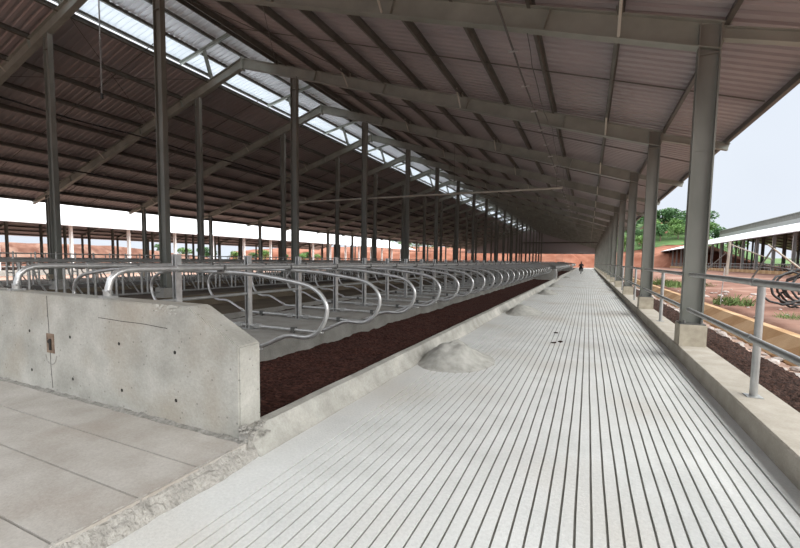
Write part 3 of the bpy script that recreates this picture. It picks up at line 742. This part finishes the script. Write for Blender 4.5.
for i in range(11):
    x = -103 + rnd.uniform(-5, 2); y = 74 + i*8.0; hh = rnd.uniform(4, 6.5)
    hh *= .7
    tree(x, y, bank2(x, y)-.3, hh, hh*1.1, 'green bushy tree on the bank far to the left behind the white-roofed barn', 'trees on the left bank', 2 if i % 2 else 0)
for i in range(7):
    x = -78 + i*7; y = 156 + rnd.uniform(0,6); hh = rnd.uniform(4,6)
    tree(x, y, bank(x, y)-.3, hh, hh*1.1, 'light green tree on the bank beyond the far left corner of the barn', 'trees beyond the far left corner', 2)

# weeds in the red field
wb = []
for s in range(3):
    r_ = random.Random(s); b = MB()
    for i in range(120):
        a = r_.uniform(0,2*PI); q = r_.random()**.6*.5; x = q*math.cos(a); y = q*math.sin(a); h = r_.uniform(.15,.5)*(1-q); dx = r_.uniform(-.2,.2); dy_ = r_.uniform(-.2,.2); w_ = .015
        b.add([(x-w_,y,0),(x+w_,y,0),(x+dx+w_*.5,y+dy_,h),(x+dx,y+dy_,h+.02)], [(0,1,2,3)])
    wb.append(b.mesh('weed_clump', 'grass', False))
spots = [(4.7,17.9),(4.9,18.9),(5.0,20.0),(4.8,30.5),(5.3,31.2),(5.9,32.5),(5.6,30.2),(4.9,29),(6.6,31.6),(4.7,32),(5.0,14.2),(5.7,15.0),(5.2,33.6),(4.7,35),(5.0,37),(5.7,35.4)]
for i, (x, y) in enumerate(spots):
    o = obj('weed_clump', wb[i%3], None, loc=(x, y, gh(x,y)-.02)); s = random.uniform(.7, 1.25)*(.6 if y < 16 else 1)*(1.3 if y > 28 else 1); o.scale = (s,s,s*.8); o.rotation_euler = (0,0,i)
    tag(o, 'green weed clump growing in red soil beyond the ditch wall', 'weeds', 'weed clumps beyond the ditch')
for i in range(40):
    y = 11+random.random()*18; x = random.uniform(4.2, 7.5); s = random.choice((.04,.05,.07,.11)); o = obj('rock', sv[i%4], None, loc=(x, y, gh(x,y)+s*.2)); o.scale = (s*1.3,s,s); o.rotation_euler = (0,0,i)
    tag(o, 'pale rock lying on the red soil beyond the ditch wall', 'rock', 'rocks on the red field')

# poles and a tangle of black hose
def pole(p0, p1, r, m, lab, name='timber_pole'):
    b = MB(); v = Vector(p1)-Vector(p0); q = Vector((-v.y, v.x, 0)); q = q.normalized()*.02 if q.length > .01 else Vector((.02,0,0))
    b.tube([(0,0,0), tuple(v*.35+q), tuple(v*.7-q), tuple(v)], [r, r*.95, r*.9, r*.8], 7)
    return tag(obj(name, b, m, loc=p0), lab, 'pole')
pole((4.3,17.8,.1), (4.35,17.8,1.5), .016, 'galv', 'thin upright white stake near the weeds beyond the ditch wall', 'stake')
pole((15.4,62,.3), (15.5,62,4.4), .16, 'timber', 'pale upright post in front of the neighbouring right barn')
pole((15.7,62.25,4.0), (19.8,62.5,2.2), .07, 'timber', 'pale pole slanting down from the upright post by the right barn')
pole((12.6,61,.3), (15.2,62,3.0), .07, 'darktimber', 'dark pole leaning up to the pale upright post')
pole((10.2,36,.3), (11.6,36.4,3.0), .06, 'darktimber', 'dark pole of the crossed tripod on the right, leaning right')
pole((14.6,37.5,.3), (11.2,36.3,3.0), .065, 'timber', 'pale pole of the crossed tripod on the right, leaning left')
pole((13.9,34,.9), (10.9,36.4,1.6), .07, 'darktimber', 'dark low log beside the crossed poles on the right')
pole((13.6,33,.25), (11.2,33.4,1.4), .06, 'black', 'black pipe slanting across the hose tangle')
for i in range(7):
    b = MB(); r_ = random.uniform(.38,.7); cx = random.uniform(-.4,.5); cz = random.uniform(-.05,.2)
    b.tube([(cx+r_*1.2*math.cos(t)+.1*nz(t*2,i), .25*math.sin(t*1.0+i)+.1*nz(t,i,5), cz+r_+r_*.85*math.sin(t)+.08*nz(t*3,i,9)) for t in fr(0,2*PI*.95,.25)], .035, 7)
    o = obj('hose_coil', b, 'black', loc=(5.75+.22*i, 16.8+.22*(i%3)+.12*i, .16)); tag(o, 'loop of black hose in the tangle on the right red field', 'hose', 'tangled black hoses')

# ------------------------------------------------------------------ neighbouring barns
def barn(x_face, sgn, y0, y1, zb, span, lab, eave_z, wall_m, sl):
    # x_face: column line facing us; sgn: direction away from us
    root = thing('barn', lab, 'building')
    def R(u): return eave_z + sl*u          # underside of the roof above the face line
    half = span/2
    def P(u): return x_face + sgn*u
    for a, b_, nm in ((-1.9, half, 'roof'), (half, span+1.9, 'roof')):
        za = R(a) if nm and a < half else R(span-a); zb_ = R(b_) if b_ <= half else R(span-b_)
        m_ = MB(); m_.prism([(P(a),za+.16),(P(b_),zb_+.16),(P(b_),zb_+.26),(P(a),za+.26)], 'y', y0, y1); rf = obj('roof', m_, 'whiteroof', root)
        m_ = MB(); m_.prism([(P(a),za+.10),(P(b_),zb_+.10),(P(b_),zb_+.158),(P(a),za+.158)], 'y', y0+.05, y1-.05); obj('roof_underside', m_, 'sheet', rf)
        m_ = MB()
        for q in range(10):
            u = a+(b_-a)*(q+.5)/10; zz = za+(zb_-za)*(q+.5)/10; m_.box(P(u)-.04, P(u)+.04, y0+.1, y1-.1, zz-.08, zz+.1)
        obj('purlins', m_, 'purlin', rf)
    m_ = MB(); zr = R(half)
    for s in (-1, 1): m_.prism([(P(half),zr+1.95),(P(half+s*2.6),zr+1.55),(P(half+s*2.6),zr+1.70),(P(half),zr+2.1)], 'y', y0, y1)
    obj('ridge_vent', m_, 'steel', root)
    m_ = MB()
    for q in range(int((y1-y0)/3.05)):
        for s in (-1, 1): m_.box(P(half+s*2.2)-.05, P(half+s*2.2)+.05, y0+q*3.05, y0+q*3.05+.1, zr-.5, zr+1.7)
    for s in (-1, 1): m_.box(P(half+s*2.3)-.03, P(half+s*2.3)+.03, y0, y1, zr-.35, zr+.5)
    obj('vent_posts', m_, 'galvdull', root)
    for s in (-1, 1):
        m_ = MB(); m_.box(P(half+s*2.28)-.03, P(half+s*2.28)+.03, y0+.2, y1-.2, zr-.6, zr+1.55); obj('vent_fascia', m_, 'purlin', root)
    y = y0+1.2; 
    while y < y1:
        for u, m__ in ((0, wall_m), (13.4, 'steel'), (19.2, 'steel'), (span, 'steel')):
            uu = min(u, span-u); c = MB(); c.ibeam((P(u),y,zb+.3), (P(u),y,R(uu)+.1), .36, .22, .03, (1,0,0)); cc = obj('column', c, m__, root)
            if u == 0:
                c = MB(); c.box(P(u)-.25, P(u)+.25, y-.25, y+.25, zb-.1, zb+.32); obj('footing', c, 'curb', cc)
        m_ = MB(); m_.ibeam((P(0),y,R(0)-.05), (P(half),y,R(half)-.05), .35, .18, .03); m_.ibeam((P(span),y,R(0)-.05), (P(half),y,R(half)-.05), .35, .18, .03); obj('rafter', m_, 'rafter', root)
        y += BAY
    m_ = MB(); m_.box(min(P(-.3),P(.3)), max(P(-.3),P(.3)), y0, y1, zb-.5, zb+.55); obj('kerb', m_, 'ditch' if sgn > 0 else 'deck', root)
    for u in (.0, 13.4, 19.2):
        m_ = MB()
        for z in (.9, 1.45): m_.tube([(P(u),y0,zb+z),(P(u),y1,zb+z)], .05, 6)
        for q in range(int((y1-y0)/1.5)): m_.tube([(P(u),y0+q*1.5,zb),(P(u),y0+q*1.5,zb+1.5)], .04, 5)
        obj('rails', m_, 'galvdull', root)
    return root
barn(22.8, 1, 28, 158, .3, 32.5, 'long open barn with a white roof standing across the red field on the right', 5.75, 'galvdull', .275)
barn(-50.5, -1, -6, 118, -.5, 32.5, 'long open barn with a white roof beyond the left eave', 5.05, 'whitepost', .30)

# ------------------------------------------------------------------ light: overcast sky brighter overhead, plus broad sun glow behind cloud
w = bpy.data.worlds.new('sky'); sc.world = w; w.use_nodes = True
N = w.node_tree.nodes; L = w.node_tree.links; bg = N['Background']
tc = N.new('ShaderNodeTexCoord'); sp = N.new('ShaderNodeSeparateXYZ'); L.new(tc.outputs['Generated'], sp.inputs[0])
rp = N.new('ShaderNodeValToRGB'); e = rp.color_ramp.elements
e[0].position = 0; e[0].color = (.62,.665,.735,1); e[1].position = 1; e[1].color = (2.6,2.7,2.85,1)
x_ = e.new(.30); x_.color = (.60,.65,.72,1)
x_ = e.new(.55); x_.color = (1.6,1.66,1.75,1)
L.new(sp.outputs['Z'], rp.inputs['Fac'])
nn = N.new('ShaderNodeTexNoise'); nn.inputs['Scale'].default_value = 3; nn.inputs['Detail'].default_value = 3; L.new(tc.outputs['Generated'], nn.inputs['Vector'])
mr = N.new('ShaderNodeMapRange'); mr.inputs['To Min'].default_value = .92; mr.inputs['To Max'].default_value = 1.08; L.new(nn.outputs['Fac'], mr.inputs['Value'])
vm = N.new('ShaderNodeVectorMath'); vm.operation = 'SCALE'; L.new(rp.outputs['Color'], vm.inputs[0]); L.new(mr.outputs['Result'], vm.inputs['Scale'])
L.new(vm.outputs['Vector'], bg.inputs['Color']); bg.inputs['Strength'].default_value = 1.0
sd = bpy.data.lights.new('sun', 'SUN'); sd.energy = 4.2; sd.angle = math.radians(70); sd.color = (1,.985,.95)
so = bpy.data.objects.new('sun', sd); col.objects.link(so)
d = Vector((.80, -.20, .68)).normalized(); so.rotation_euler = d.to_track_quat('Z', 'Y').to_euler(); so.location = (20,-20,30)

# ------------------------------------------------------------------ camera
yaw, pit, rol, F, cy = .427044640, .0725261484, .0146042292, 411.251469, 289.521706
f = Vector((-math.sin(yaw)*math.cos(pit), math.cos(yaw)*math.cos(pit), -math.sin(pit))); r = Vector((math.cos(yaw), math.sin(yaw), 0)); u = r.cross(f)
c, s = math.cos(rol), math.sin(rol); r2 = c*r+s*u; u2 = -s*r+c*u
cam = bpy.data.cameras.new('camera'); co = bpy.data.objects.new('camera', cam); col.objects.link(co)
m = Matrix((r2, u2, -f)).transposed().to_4x4(); m.translation = (0,0,1.6); co.matrix_world = m
cam.sensor_width = 36; cam.sensor_fit = 'HORIZONTAL'; cam.lens = 36*F/800; cam.shift_y = (cy-274)/800; cam.clip_end = 1000; cam.clip_start = .05
sc.camera = co
sc.view_settings.view_transform = 'Standard'; sc.view_settings.look = 'None'; sc.view_settings.gamma = 1; sc.view_settings.use_curve_mapping = False
sc.view_settings.exposure = 0.42
